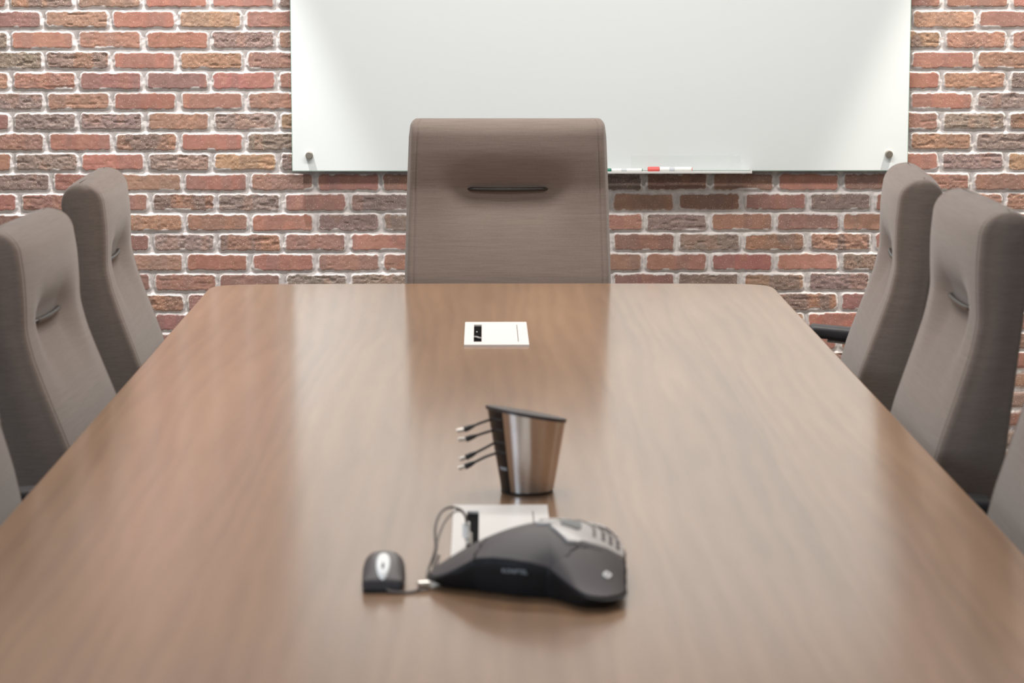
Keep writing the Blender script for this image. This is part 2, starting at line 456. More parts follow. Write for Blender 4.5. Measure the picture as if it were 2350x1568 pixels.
# ------------------------------------------------------------------ table
def wood_material():
    m, nt, b = new_mat('walnut_veneer')
    N, L = nt.nodes, nt.links
    tc = N.new('ShaderNodeTexCoord')
    mp = N.new('ShaderNodeMapping'); mp.inputs['Scale'].default_value = (1, 0.10, 1); L.new(tc.outputs['Object'], mp.inputs['Vector'])
    warp = N.new('ShaderNodeTexNoise'); warp.inputs['Scale'].default_value = 5.0; warp.inputs['Detail'].default_value = 2; L.new(mp.outputs[0], warp.inputs['Vector'])
    wadd = N.new('ShaderNodeVectorMath'); wadd.operation = 'MULTIPLY_ADD'
    L.new(warp.outputs['Color'], wadd.inputs[0]); wadd.inputs[1].default_value = (0.10, 0.02, 0); L.new(mp.outputs[0], wadd.inputs[2])
    def noise(scale, det=3, vec=wadd.outputs[0], rough=0.55):
        n = N.new('ShaderNodeTexNoise'); n.inputs['Scale'].default_value = scale; n.inputs['Detail'].default_value = det; n.inputs['Roughness'].default_value = rough
        L.new(vec, n.inputs['Vector']); return n.outputs['Fac']
    # cathedral figure: rings cut at a shallow angle
    wv = N.new('ShaderNodeTexWave'); wv.wave_type = 'BANDS'; wv.bands_direction = 'X'; wv.inputs['Scale'].default_value = 9; wv.inputs['Distortion'].default_value = 9
    wv.inputs['Detail'].default_value = 3; wv.inputs['Detail Scale'].default_value = 1.0; L.new(wadd.outputs[0], wv.inputs['Vector'])
    def mul(x, k):
        q = N.new('ShaderNodeMath'); q.operation = 'MULTIPLY'; L.new(x, q.inputs[0]); q.inputs[1].default_value = k; return q.outputs[0]
    def add(a, c):
        q = N.new('ShaderNodeMath'); q.operation = 'ADD'; L.new(a, q.inputs[0]); L.new(c, q.inputs[1]); return q.outputs[0]
    # leaves of veneer, ~0.2 m wide
    sx = N.new('ShaderNodeSeparateXYZ'); L.new(tc.outputs['Object'], sx.inputs[0])
    fl_ = N.new('ShaderNodeMath'); fl_.operation = 'FLOOR'; L.new(mul(sx.outputs[0], 4.7), fl_.inputs[0])
    wn = N.new('ShaderNodeTexWhiteNoise'); wn.noise_dimensions = '1D'; L.new(fl_.outputs[0], wn.inputs['W'])
    f = add(add(mul(wv.outputs['Fac'], 0.08), mul(noise(9, 3), 0.62)), add(mul(noise(45, 2), 0.18), mul(wn.outputs['Value'], 0.12)))
    cr = N.new('ShaderNodeValToRGB'); cr.color_ramp.elements[0].position = 0.33; cr.color_ramp.elements[1].position = 0.80
    cr.color_ramp.elements[0].color = lin(132, 102, 78); cr.color_ramp.elements[1].color = lin(170, 136, 106)
    e = cr.color_ramp.elements.new(0.55); e.color = lin(151, 118, 91)
    L.new(f, cr.inputs[0])
    # fine pores
    mp2 = N.new('ShaderNodeMapping'); mp2.inputs['Scale'].default_value = (1, 0.03, 1); L.new(tc.outputs['Object'], mp2.inputs['Vector'])
    pr = noise(420, 2, mp2.outputs[0], 0.6)
    mr = N.new('ShaderNodeMapRange'); mr.inputs[1].default_value = 0.33; mr.inputs[2].default_value = 0.5; mr.inputs[3].default_value = 0.95; mr.inputs[4].default_value = 1.0; L.new(pr, mr.inputs[0])
    sc = N.new('ShaderNodeVectorMath'); sc.operation = 'SCALE'; L.new(cr.outputs[0], sc.inputs[0]); L.new(mr.outputs[0], sc.inputs['Scale'])
    L.new(sc.outputs[0], b.inputs['Base Color'])
    b.inputs['Roughness'].default_value = 0.165
    b.inputs['IOR'].default_value = 1.62
    b.inputs['Coat Weight'].default_value = 0.45
    b.inputs['Coat Roughness'].default_value = 0.29
    return m
M_wood = wood_material()
M_black = mat('black_plastic', lin(34, 33, 35), 0.42, noise=0.05)
M_dark_metal = mat('dark_metal', lin(70, 68, 68), 0.4, 0.8)

TXL, TXR, TYF, TYN = -0.653, 0.693, 6.065, 1.35
table = empty('conference_table', (0.02, 3.7, 0)); tag(table, 'long walnut conference table with rounded corners in the middle of the room', 'table')
tx, ty = 0.02, 3.7
R_ = [(0.60, 6.052), (0.640, 6.044), (0.668, 6.030), (0.684, 6.010), (0.6925, 5.975), (0.694, 5.93), (0.693, 5.80)]
L_ = [(x * -1 + 0.04, y) for x, y in R_][::-1]
out = [(TXL, TYN + .06), (TXL + .01, TYN + .02), (TXL + .05, TYN), (TXR - .05, TYN), (TXR - .01, TYN + .02), (TXR, TYN + .06)] + R_[::-1]
out += [(0.45, 6.060), (0.25, 6.064), (0.02, 6.065), (-0.21, 6.064), (-0.41, 6.060)] + L_[::-1]
out2 = [(x - tx, y - ty) for x, y in out]
prism('tabletop', out2, TZ - 0.036, TZ, M_wood, table, bevel=0.004, seg=4)
for y in (-1.5, 1.3):
    box('pedestal', -0.30, 0.30, y - 0.22, y + 0.22, 0.03, TZ - 0.036, M_wood, table, bevel=0.006)
    box('foot_plate', -0.33, 0.33, y - 0.25, y + 0.25, 0.0, 0.03, M_dark_metal, table, bevel=0.004)

# ------------------------------------------------------------------ power modules set in the table
M_mod = mat('off_white_metal', lin(214, 210, 207), 0.45, noise=0.01)
M_void = mat('black_recess', lin(12, 11, 13), 0.8, spec=0.05)
M_grey_cable = mat('grey_cable', lin(170, 168, 168), 0.5)
def power_module(label, x, y1, length=0.337, cable=True):
    t = empty('power_module', (x, y1 - length / 2, TZ)); tag(t, label, 'power module', 'power modules set in the tabletop')
    hx, hy = 0.0652, length / 2
    sx0, sx1, sy0, sy1 = -0.0462, -0.0300, -hy + 0.040, hy - 0.042
    lx = 0.0436
    bm = bmesh.new()
    z0, z1 = 0.0, 0.0045
    for (a, b_, c, d) in ((-hx, sx0, -hy, hy), (lx + .0012, hx, -hy, hy), (sx0, lx + .0012, -hy, sy0), (sx0, lx + .0012, sy1, hy)):
        box_bm(bm, a, b_, c, d, z0, z1)
    bmesh.ops.remove_doubles(bm, verts=bm.verts, dist=1e-6)
    me = bpy.data.meshes.new('frame'); bm.to_mesh(me); bm.free()
    link('frame', me, M_mod, t, smooth=False)
    box('lid', sx1, lx, sy0 + .0006, sy1 - .0006, 0.0008, 0.0047, M_mod, t, bevel=0.0006, seg=2)
    box('slot_recess', sx0, sx1, sy0, sy1, 0.0, 0.0008, M_void, t)
    box('lid_gap', lx, lx + .0012, sy0, sy1, 0.0, 0.0022, M_void, t)
    if cable:
        tube('cable_stub', catmull([(sx0 + .001, sy0 + .085, 0.0018), (sx0 + .005, sy0 + .072, 0.004), (sx0 + .010, sy0 + .058, 0.0042), (sx1 - .001, sy0 + .066, 0.0018)], 6), 0.0022, M_grey_cable, t)
        box('indicator_light', sx0 + .005, sx0 + .0075, sy1 - .09, sy1 - .083, 0.0008, 0.0016, M_white_pl, t)
    return t
power_module('white power module flush in the table near the head chair', 0.0264, 5.339)
power_module('white power module in the table behind the speakerphone', 0.0234, 3.449, cable=False)

# ------------------------------------------------------------------ chairs
def fabric_material():
    m, nt, b = new_mat('taupe_woven_fabric')
    N, L = nt.nodes, nt.links
    tc = N.new('ShaderNodeTexCoord')
    def noise(sc, scale, det=2, rough=0.5):
        mp = N.new('ShaderNodeMapping'); mp.inputs['Scale'].default_value = sc; L.new(tc.outputs['Object'], mp.inputs['Vector'])
        n = N.new('ShaderNodeTexNoise'); n.inputs['Scale'].default_value = scale; n.inputs['Detail'].default_value = det; n.inputs['Roughness'].default_value = rough
        L.new(mp.outputs[0], n.inputs['Vector']); return n.outputs['Fac']
    a = noise((0.02, 0.06, 1), 700, 3, 0.65)
    c = noise((0.02, 0.05, 1), 110, 2)
    d = noise((1, 1, 1), 700, 1)
    def mr(x, a0, a1, b0, b1):
        q = N.new('ShaderNodeMapRange'); q.inputs[1].default_value = a0; q.inputs[2].default_value = a1; q.inputs[3].default_value = b0; q.inputs[4].default_value = b1
        L.new(x, q.inputs[0]); return q.outputs[0]
    def mul(x, y):
        q = N.new('ShaderNodeMath'); q.operation = 'MULTIPLY'; L.new(x, q.inputs[0]); L.new(y, q.inputs[1]); return q.outputs[0]
    f = mul(mul(mr(a, 0.28, 0.62, 0.84, 1.06), mr(c, 0.3, 0.7, 0.96, 1.03)), mr(d, 0.3, 0.7, 0.90, 1.08))
    sc = N.new('ShaderNodeVectorMath'); sc.operation = 'SCALE'; sc.inputs[0].default_value = lin(115, 103, 96)[:3]; L.new(f, sc.inputs['Scale'])
    L.new(sc.outputs[0], b.inputs['Base Color'])
    b.inputs['Roughness'].default_value = 0.9
    b.inputs['Specular IOR Level'].default_value = 0.15
    b.inputs['Sheen Weight'].default_value = 0.25
    b.inputs['Sheen Roughness'].default_value = 0.5
    bp = N.new('ShaderNodeBump'); bp.inputs['Strength'].default_value = 0.25; bp.inputs['Distance'].default_value = 0.0008
    L.new(a, bp.inputs['Height']); L.new(bp.outputs['Normal'], b.inputs['Normal'])
    return m
M_fab = fabric_material()
M_alu = mat('polished_aluminium', lin(190, 192, 195), 0.25, 1.0, noise=0.03)
M_pad = mat('black_arm_pad', lin(52, 51, 54), 0.5, noise=0.04)
M_bar = mat('dark_handle', lin(44, 39, 37), 0.3, noise=0.03)

# backrest: level loft.  local frame: x across, -y towards the sitter, z up, origin at the handle slot
ZP = [-0.46, -0.40, -0.30, -0.25, -0.20, -0.15, -0.10, -0.05, 0.0, 0.04, 0.09, 0.125]
DP = [-0.080, -0.085, -0.077, -0.068, -0.055, -0.038, -0.021, -0.005, 0.005, 0.003, 0.003, 0.0065]
BP = [0.030, 0.034, 0.041, 0.047, 0.052, 0.058, 0.064, 0.070, 0.076, 0.080, 0.087, 0.092]
HZ = [-0.46, -0.20, 0.0, 0.10, 0.15, 0.175]
HWd = [0.2475, 0.2455, 0.2405, 0.2365, 0.2345, 0.2335]
def smooth_interp(x, xp, fp):
    # pchip-like: linear interp then smoothing on a dense grid
    g = np.linspace(xp[0], xp[-1], 400); y = np.interp(g, xp, fp)
    k = np.hanning(41); k /= k.sum()
    yp = np.convolve(np.pad(y, 20, mode='edge'), k, mode='valid')
    s = np.linspace(0, 1, 400); w = np.clip(np.minimum(s, 1 - s) * 14, 0, 1)
    return np.interp(x, g, y * (1 - w) + yp * w)

def make_backrest():
    z_body = np.linspace(-0.46, 0.125, 118)
    levels = []
    for z in z_body:
        levels.append((float(smooth_interp(z, ZP, DP)), float(z), float(smooth_interp(z, ZP, BP)), float(z), 0.0))
    # rounded top: front and back arcs meet
    fd, bd = levels[-1][0], levels[-1][2]
    half = (bd - fd) / 2; mid = (bd + fd) / 2 + 0.004
    top = 0.045
    for i in range(1, 15):
        a = i / 14 * PI / 2
        levels.append((mid - (mid - fd) * math.cos(a) ** 0.9 if i < 14 else mid - 1e-4, 0.125 + top * math.sin(a), mid + (bd - mid) * math.cos(a) ** 0.9 if i < 14 else mid + 1e-4, 0.125 + top * math.sin(a), i / 14))
    # across samples (front): clustered at the seam
    hs = np.concatenate([np.linspace(0, 0.86, 44), [0.885, 0.905, 0.92, 0.93, 0.9375, 0.943, 0.95]])
    fr = np.concatenate([-hs[:0:-1], hs])
    rc = 0.013
    vs = []; ring = None
    for (fd_, zf, bd_, zb, tt) in levels:
        hw0 = float(np.interp(zf, HZ, HWd))
        # corner rounding seen from the front
        topz = 0.17
        q = zf - (topz - 0.020)
        if q > 0:
            hw0 -= 0.014 * (1 - math.sqrt(max(0, 1 - (q / 0.0201) ** 2)))
        row = []
        inner = hw0 - rc
        th = bd_ - fd_
        rd = min(rc, th * 0.48)
        for s in fr:
            x = s / 0.95 * inner
            ax = abs(x)
            # pulled-in slot: broad dent plus creases
            wz = (math.exp(-(zf / 0.040) ** 2) if zf > 0 else math.exp(-(zf / 0.085) ** 2))
            pl = 1 - sstep(0.075, 0.180, np.array(ax)).item()
            dent = 0.022 * wz * pl
            # seam groove
            g = abs(abs(s) - 0.9375)
            groove = 0.0032 * math.exp(-(g / 0.007) ** 2)
            puff = -0.004 * (1 - (ax / inner) ** 4) * (1 - tt) - 0.004 * math.exp(-((zf - 0.105) / 0.05) ** 2) * (1 - (ax / inner) ** 2)
            row.append((x, fd_ + dent + groove + puff, zf))
        # front-right corner arc, side, back-right corner, back, back-left, side, front-left
        for i in range(1, 7):
            a = i / 6 * PI / 2
            row.append((inner + rc * math.sin(a), fd_ + rd * (1 - math.cos(a)), zf))
        for i in range(1, 8):
            f = i / 8
            row.append((hw0 + 0.006 * math.sin(PI * f) * (1 - tt), fd_ + rd + (th - 2 * rd) * f, zf + (zb - zf) * f))
        for i in range(0, 7):
            a = i / 6 * PI / 2
            row.append((inner + rc * math.cos(a), bd_ - rd * (1 - math.sin(a)), zb))
        nb = 16
        for i in range(1, nb):
            x = inner - 2 * inner * i / nb
            row.append((x, bd_ + 0.010 * (1 - (x / inner) ** 2) * (1 - tt), zb))
        for i in range(0, 7):
            a = i / 6 * PI / 2
            row.append((-inner - rc * math.sin(a), bd_ - rd * (1 - math.cos(a)), zb))
        for i in range(1, 8):
            f = 1 - i / 8
            row.append((-hw0 - 0.006 * math.sin(PI * f) * (1 - tt), fd_ + rd + (th - 2 * rd) * f, zf + (zb - zf) * f))
        for i in range(0, 6):
            a = i / 6 * PI / 2
            row.append((-inner - rc * math.cos(a), fd_ + rd * (1 - math.sin(a)), zf))
        ring = len(row)
        vs += row
    n = len(levels)
    fs = []
    for i in range(n - 1):
        for k in range(ring):
            k2 = (k + 1) % ring
            fs.append((i * ring + k, i * ring + k2, (i + 1) * ring + k2, (i + 1) * ring + k))
    fs.append(tuple(range(ring))[::-1]); fs.append(tuple((n - 1) * ring + k for k in range(ring)))
    me = pym(vs, fs)
    bm = bmesh.new(); bm.from_mesh(me); bmesh.ops.recalc_face_normals(bm, faces=bm.faces); bm.to_mesh(me); bm.free()
    return me

SLOT = 0.93
def make_chair():
    root = empty('conference_chair')
    up = []
    back = link('backrest', make_backrest(), M_fab, root, loc=(0, 0, SLOT)); up.append(back)
    # dark handle in the slot: a sub-part of the backrest
    pts = []
    for i in range(25):
        s = -1 + 2 * i / 24
        pts.append((0.098 * s, 0.0175 - 0.004 * (1 - s * s), -0.0012 * (1 - s * s)))
    rad = [0.0046 * math.sqrt(max(0.02, 1 - max(0, (abs(-1 + 2 * i / 24) - 0.955) / 0.046) ** 2)) for i in range(25)]
    h = tube('handle', pts, rad, M_bar, back, seg=14); h['label'] = 'dark recessed bar'
    # seat cushion
    bm = bmesh.new(); box_bm(bm, -0.25, 0.25, -0.50, 0.02, 0.405, 0.485)
    bmesh.ops.bevel(bm, geom=list(bm.edges), offset=0.032, segments=6, profile=0.5, affect='EDGES')
    bmesh.ops.subdivide_edges(bm, edges=bm.edges, cuts=1)
    me = bpy.data.meshes.new('seat'); bm.to_mesh(me); bm.free()
    up.append(link('seat', me, M_fab, root))
    up.append(box('seat_pan', -0.17, 0.17, -0.36, 0.0, 0.37, 0.405, M_black, root, bevel=0.01))
    # armrests: black pad, aluminium bracket
    for sx in (-1, 1):
        bm = bmesh.new(); box_bm(bm, -0.028, 0.028, -0.26, 0.02, -0.026, 0.0)
        bmesh.ops.bevel(bm, geom=list(bm.edges), offset=0.009, segments=4, profile=0.5, affect='EDGES')
        me = bpy.data.meshes.new('armrest'); bm.to_mesh(me); bm.free()
        pad = link('armrest', me, M_pad, root, loc=(sx * 0.290, 0, 0.675), rot=(math.radians(-5), 0, 0)); up.append(pad); shade_auto(me)
        tube('arm_bracket', catmull([(0, -0.22, -0.028), (0, -0.10, -0.030), (0, -0.02, -0.034), (0, 0.010, -0.075), (0, -0.04, -0.19), (-sx * 0.02, -0.11, -0.262), (-sx * 0.13, -0.14, -0.272)], 6), 0.013, M_alu, pad, seg=12, flat=0.55)
    tube('gas_column', [(0, -0.18, 0.07), (0, -0.18, 0.25), (0, -0.18, 0.251), (0, -0.18, 0.40)], [0.027, 0.027, 0.016, 0.016], M_dark_metal, root, seg=20)
    for k in range(5):
        a = 2 * PI * k / 5 + 0.3
        dx, dy = math.cos(a), math.sin(a)
        lg = tube('leg', [(0.02 * dx, -0.18 + 0.02 * dy, 0.115), (0.12 * dx, -0.18 + 0.12 * dy, 0.105), (0.30 * dx, -0.18 + 0.30 * dy, 0.075)], [0.026, 0.021, 0.014], M_alu, root, seg=12, flat=0.7)
        for sgn in (-1, 1):
            px, py = 0.295 * dx - sgn * 0.013 * dy, -0.18 + 0.295 * dy + sgn * 0.013 * dx
            tube('caster', [(px - 0.008 * -dy, py - 0.008 * dx, 0.028), (px + 0.008 * -dy, py + 0.008 * dx, 0.028)], 0.028, M_black, lg, seg=20)
    return root, up

chair0, _ = make_chair()
SHIFT = ('backrest', 'seat', 'seat_pan', 'armrest')
def copy_tree(o, parent=None):
    c = o.copy(); COL.objects.link(c); c.parent = parent
    for ch in list(o.children):
        copy_tree(ch, c)
    return c
def place(root, x, y, rot, h, tilt, label, arm=(0, 0), group='fabric conference chairs around the table'):
    """x, y: the slot's place; h: slot height"""
    root.location = (x, y, 0); root.rotation_euler = (0, 0, rot)
    dz = h - SLOT
    for ch in root.children:
        st = ch.name.split('.')[0]
        if st in SHIFT:
            ch.location.z += dz + (arm[0 if ch.location.x < 0 else 1] if st == 'armrest' else 0)
        if st == 'armrest' and arm[0 if ch.location.x < 0 else 1] > 0.04:
            ch.location.y += 0.124        # raised pad slid back, clear of the table edge
        if st == 'backrest':
            ch.rotation_euler.x = -tilt
    tag(root, label, 'chair', group)
CH = [
 (0.0600, 6.140, 0.0, 0.961, 0.0, 'taupe fabric high-back chair at the head of the table, facing the camera', (-.06, -.06)),
 (-0.765, 5.330, PI / 2 + 0.030, 0.891, 0.018, 'taupe fabric chair left of the table, the one nearest the brick wall', (0, -.02)),
 (-0.752, 4.430, PI / 2 - 0.042, 0.884, 0.045, 'middle one of the three taupe chairs along the left side of the table', (0, -.02)),
 (-0.775, 3.640, PI / 2 + 0.005, 0.922, -0.050, 'taupe chair at the left edge of the photo, mostly cut off', (0, 0)),
 (0.805, 5.030, -PI / 2 - 0.088, 0.922, 0.017, 'taupe fabric chair right of the table, the one nearest the brick wall', (.05, -.05)),
 (0.770, 4.130, -PI / 2 - 0.012, 0.941, -0.011, 'middle one of the three taupe chairs along the right side of the table', (-.02, -.012)),
 (0.785, 3.355, -PI / 2 - 0.020, 0.937, -0.025, 'taupe chair at the right edge of the photo, mostly cut off', (-.02, -.02))]
roots = [chair0] + [copy_tree(chair0) for _ in CH[1:]]
for r_, a in zip(roots, CH):
    place(r_, *a)

# ------------------------------------------------------------------ steel charging hub
def steel_material():
    m, nt, b = new_mat('brushed_steel')
    N, L = nt.nodes, nt.links
    b.inputs['Metallic'].default_value = 1.0
    b.inputs['Base Color'].default_value = lin(196, 188, 182)
    b.inputs['Roughness'].default_value = 0.27
    b.inputs['Anisotropic'].default_value = 0.85
    b.inputs['Anisotropic Rotation'].default_value = 0.25
    tg = N.new('ShaderNodeTangent'); tg.direction_type = 'RADIAL'; tg.axis = 'Z'; L.new(tg.outputs[0], b.inputs['Tangent'])
    tc = N.new('ShaderNodeTexCoord')
    mp = N.new('ShaderNodeMapping'); mp.inputs['Scale'].default_value = (1, 1, 0.03); L.new(tc.outputs['Object'], mp.inputs['Vector'])
    n = N.new('ShaderNodeTexNoise'); n.inputs['Scale'].default_value = 900; L.new(mp.outputs[0], n.inputs['Vector'])
    mr = N.new('ShaderNodeMapRange'); mr.inputs[3].default_value = 0.2; mr.inputs[4].default_value = 0.3; L.new(n.outputs['Fac'], mr.inputs[0]); L.new(mr.outputs[0], b.inputs['Roughness'])
    return m
M_brushed = steel_material()
M_gloss_black = mat('gloss_black_plastic', lin(26, 25, 27), 0.38, noise=0.03)
M_cable = mat('black_cable', lin(40, 37, 38), 0.5, noise=0.05)
M_plug = mat('dark_plug', lin(50, 48, 48), 0.45, noise=0.05)
M_tip = mat('metal_tip', lin(200, 196, 190), 0.3, 1.0)
M_logo = mat('pale_print', lin(150, 156, 162), 0.5)

HX, HY = 0.0625, 3.566
hub = empty('charging_hub', (HX, HY, TZ)); tag(hub, 'slanted brushed steel charging hub with black spine and four short cables', 'charging hub')
R0, K_ = 0.0362, 0.170
def hub_r(z): return R0 + K_ * z
def hub_top(x, y): return 0.1150 - 0.185 * x - 0.125 * y
def hub_shell(a0, a1, dr, z0f, ztop_off, n=60, nz=16, name='shell', m=None, thick=0.002):
    vs, fs = [], []
    full = abs(a1 - a0 - 2 * PI) < 1e-6
    for i in range(n + 1):
        a = a0 + (a1 - a0) * i / n
        ca, sa = math.cos(a), math.sin(a)
        zt = 0.11
        for _ in range(12):
            zt = hub_top(ca * hub_r(zt), sa * hub_r(zt)) + ztop_off
        for j in range(nz + 1):
            z = z0f + (zt - z0f) * j / nz
            r = hub_r(z) + dr
            vs.append((r * ca, r * sa, z))
        for j in range(nz, -1, -1):
            z = z0f + (zt - z0f) * j / nz
            r = hub_r(z) + dr - thick
            vs.append((r * ca, r * sa, z))
    w_ = 2 * (nz + 1)
    for i in range(n):
        for j in range(w_):
            j2 = (j + 1) % w_
            fs.append((i * w_ + j, i * w_ + j2, (i + 1) * w_ + j2, (i + 1) * w_ + j))
    if not full:
        fs.append(tuple(range(w_))); fs.append(tuple(n * w_ + j for j in range(w_))[::-1])
    me = pym(vs, fs)
    bm = bmesh.new(); bm.from_mesh(me); bmesh.ops.remove_doubles(bm, verts=bm.verts, dist=1e-7); bmesh.ops.recalc_face_normals(bm, faces=bm.faces); bm.to_mesh(me); bm.free()
    o = link(name, me, m, hub); shade_auto(me, 40); return o
A0 = math.radians(180 + 52)          # spine spans the left side
A1 = math.radians(180 - 50 + 360)
hub_shell(A0, A1, 0.0016, 0.004, -0.004, name='steel_shell', m=M_brushed, n=80)
hub_shell(math.radians(180 - 52), math.radians(180 + 54), 0.0002, 0.004, -0.003, name='spine', m=M_gloss_black, n=30)
bm = bmesh.new()     # slanted lid
vt, vb = [], []
for i in range(64):
    a = 2 * PI * i / 64; ca, sa = math.cos(a), math.sin(a); zt = 0.11
    for _ in range(12): zt = hub_top(ca * hub_r(zt), sa * hub_r(zt))
    r = hub_r(zt) + 0.0022
    vt.append(bm.verts.new((r * ca, r * sa, zt))); vb.append(bm.verts.new((r * ca, r * sa, zt - 0.005)))
bm.faces.new(vt); bm.faces.new(vb[::-1])
for i in range(64):
    j = (i + 1) % 64; bm.faces.new((vb[i], vb[j], vt[j], vt[i]))
bmesh.ops.bevel(bm, geom=[e for e in bm.edges if len(e.link_faces) == 2 and any(len(f.verts) > 8 for f in e.link_faces)], offset=0.0012, segments=3, profile=0.5, affect='EDGES')
me = bpy.data.meshes.new('lid'); bm.to_mesh(me); bm.free()
M_lid = mat('satin_black_plastic', lin(66, 60, 60), 0.38, noise=0.04)
link('lid', me, M_lid, hub); shade_auto(me, 35)
me = lathe_me([(R0 - 0.001, 0.0), (R0 + 0.0012, 0.0005), (R0 + 0.0018, 0.004), (R0 + 0.001, 0.0046)], 48); link('base_ring', me, M_gloss_black, hub); shade_auto(me, 35)
# slots, label and cables
S_ = 1610.0
def hp(px, py, dy=0.0):
    """point on the hub's axis plane from the picture's column and height above the foot"""
    return ((px - 1211.5) / S_ , dy, (1133.0 - py) / S_ / 0.98)
slot_ang = math.radians(180 + 22)
M_slot = mat('slot_grey', lin(60, 62, 64), 0.35)
cabs = [((1132, 966), (1104, 973), (1091, 978), (1066, 988), (1050, 991)),
        ((1136, 991), (1112, 996), (1096, 1001), (1070, 1010), (1053, 1011)),
        ((1140, 1020), (1115, 1030), (1095, 1040), (1070, 1052), (1056, 1056)),
        ((1144, 1043), (1115, 1051), (1092, 1062), (1068, 1073), (1053, 1077))]
for q, (a, b_, c, d, e) in enumerate(cabs):
    dy0 = -0.010
    ez = hp(*a)[2]
    rr_ = hub_r(ez) + 0.0003
    st = (-rr_ * 0.975, dy0, ez)
    cb = tube('charging_cable', catmull([(st[0] + 0.006, dy0, ez + 0.001), st, hp(b_[0], b_[1], dy0 - .001), hp(c[0], c[1], dy0 - .002)], 8), 0.0019, M_cable, hub, seg=10)
    p0, p1, p2 = (Vector(hp(*c, dy0 - .002)), Vector(hp(*d, dy0 - .003)), Vector(hp(*e, dy0 - .003)))
    tube('plug', [p0, p0.lerp(p1, .25), p0.lerp(p1, .55), p1], [0.0021, 0.0030, 0.0040, 0.0042], M_plug, cb, seg=14)
    tube('connector_tip', [p1, p2], [0.0030, 0.0030], M_tip, cb, seg=14)
    # slot plate on the spine
    vs = []
    for (aa, zz) in ((math.radians(184), ez - .003), (math.radians(228), ez - .003), (math.radians(228), ez + .002), (math.radians(184), ez + .002)):
        vs.append(((hub_r(zz) + .0008) * math.cos(aa), (hub_r(zz) + .0008) * math.sin(aa), zz))
    n_ = 8; V = []; F = []
    for i in range(n_ + 1):
        aa = math.radians(184 + 44 * i / n_)
        for zz in (ez + .0035, ez + .0065):
            for d_ in (0.0007, -0.0005):
                V.append(((hub_r(zz) + d_) * math.cos(aa), (hub_r(zz) + d_) * math.sin(aa), zz))
    for i in range(n_):
        o_ = i * 4; F += [(o_, o_ + 4, o_ + 6, o_ + 2), (o_ + 1, o_ + 3, o_ + 7, o_ + 5), (o_, o_ + 1, o_ + 5, o_ + 4), (o_ + 2, o_ + 6, o_ + 7, o_ + 3)]
    F += [(0, 2, 3, 1), (n_ * 4, n_ * 4 + 1, n_ * 4 + 3, n_ * 4 + 2)]
    link('cable_guide', pym(V, F), M_slot, hub, smooth=False)
V = []; F = []
for i in range(7):
    aa = math.radians(206 + 20 * i / 6)
    for zz in (0.0355, 0.0400):
        for d_ in (0.0007, -0.0005):
            V.append(((hub_r(zz) + d_) * math.cos(aa), (hub_r(zz) + d_) * math.sin(aa), zz))
for i in range(6):
    o_ = i * 4; F += [(o_, o_ + 4, o_ + 6, o_ + 2), (o_ + 1, o_ + 3, o_ + 7, o_ + 5), (o_, o_ + 1, o_ + 5, o_ + 4), (o_ + 2, o_ + 6, o_ + 7, o_ + 3)]
F += [(0, 2, 3, 1), (24, 25, 27, 26)]
link('printed_mark', pym(V, F), M_logo, hub, smooth=False)

# ------------------------------------------------------------------ speakerphone
PX, PY = 0.074, 3.000
phone = empty('speakerphone', (PX, PY, TZ)); tag(phone, 'dark grey three-armed conference speakerphone with a silver keypad', 'speakerphone')
M_spk = mat('speaker_mesh_grey', lin(70, 65, 67), 0.6, noise=0.04, nscale=800, bump=0.15, bscale=900)
M_arm = mat('taupe_plastic', lin(80, 74, 75), 0.6, noise=0.03)
M_silver = mat('silver_plastic', lin(188, 183, 181), 0.35, noise=0.02)
M_disp = mat('dark_display', lin(62, 58, 62), 0.15)
M_key = mat('grey_key', lin(90, 84, 84), 0.45)
# rim outline: angle, radius, height of rim; base radius factor
RIM = [(0, .097, .037), (14, .101, .036), (28, .112, .032), (38, .124, .034), (55, .137, .046), (72, .133, .050), (86, .110, .050), (100, .090, .050), (118, .083, .050), (138, .088, .046), (152, .100, .038), (164, .132, .018), (172, .140, .0135),
       (180, .141, .0125), (189, .138, .014), (196, .124, .022), (208, .097, .0435), (222, .086, .0470), (238, .0815, .0475), (256, .0795, .0455), (273, .0805, .0395), (281, .105, .0310), (288, .143, .0205), (296, .150, .0165), (306, .146, .0150), (313, .137, .0155), (320, .121, .0195), (332, .107, .027), (346, .099, .033)]
ang = np.array([a[0] for a in RIM] + [360 + RIM[0][0]]); rr_ = np.array([a[1] for a in RIM] + [RIM[0][1]]); zz_ = np.array([a[2] for a in RIM] + [RIM[0][2]])
NA = 240
TH = np.arange(NA) * 360 / NA
def sm(v):
    y = np.interp(TH, ang, v); k = np.array([1, 2, 3, 2, 1.]) / 9
    return np.convolve(np.concatenate([y[-2:], y, y[:2]]), k, 'valid')
RR, ZR = sm(rr_), sm(zz_)
APEX = 0.0745
def wide(v, n=31):
    k = np.hanning(n + 2)[1:-1]; k /= k.sum(); h_ = n // 2
    return np.convolve(np.concatenate([v[-h_:], v, v[:h_]]), k, 'valid')
RS, ZS = wide(RR, 61), wide(ZR, 61)
def p_top(i, rho):
    th = math.radians(TH[i % NA]); r = RR[i % NA] * rho
    ze = ZR[i % NA] + (APEX - ZR[i % NA]) * (1 - rho ** 1.75)
    zs = APEX - (APEX - ZS[i % NA]) * (r / RS[i % NA]) ** 1.75
    w = rho ** 4
    z = zs * (1 - w) + ze * w
    return Vector((r * math.cos(th), r * math.sin(th), z))
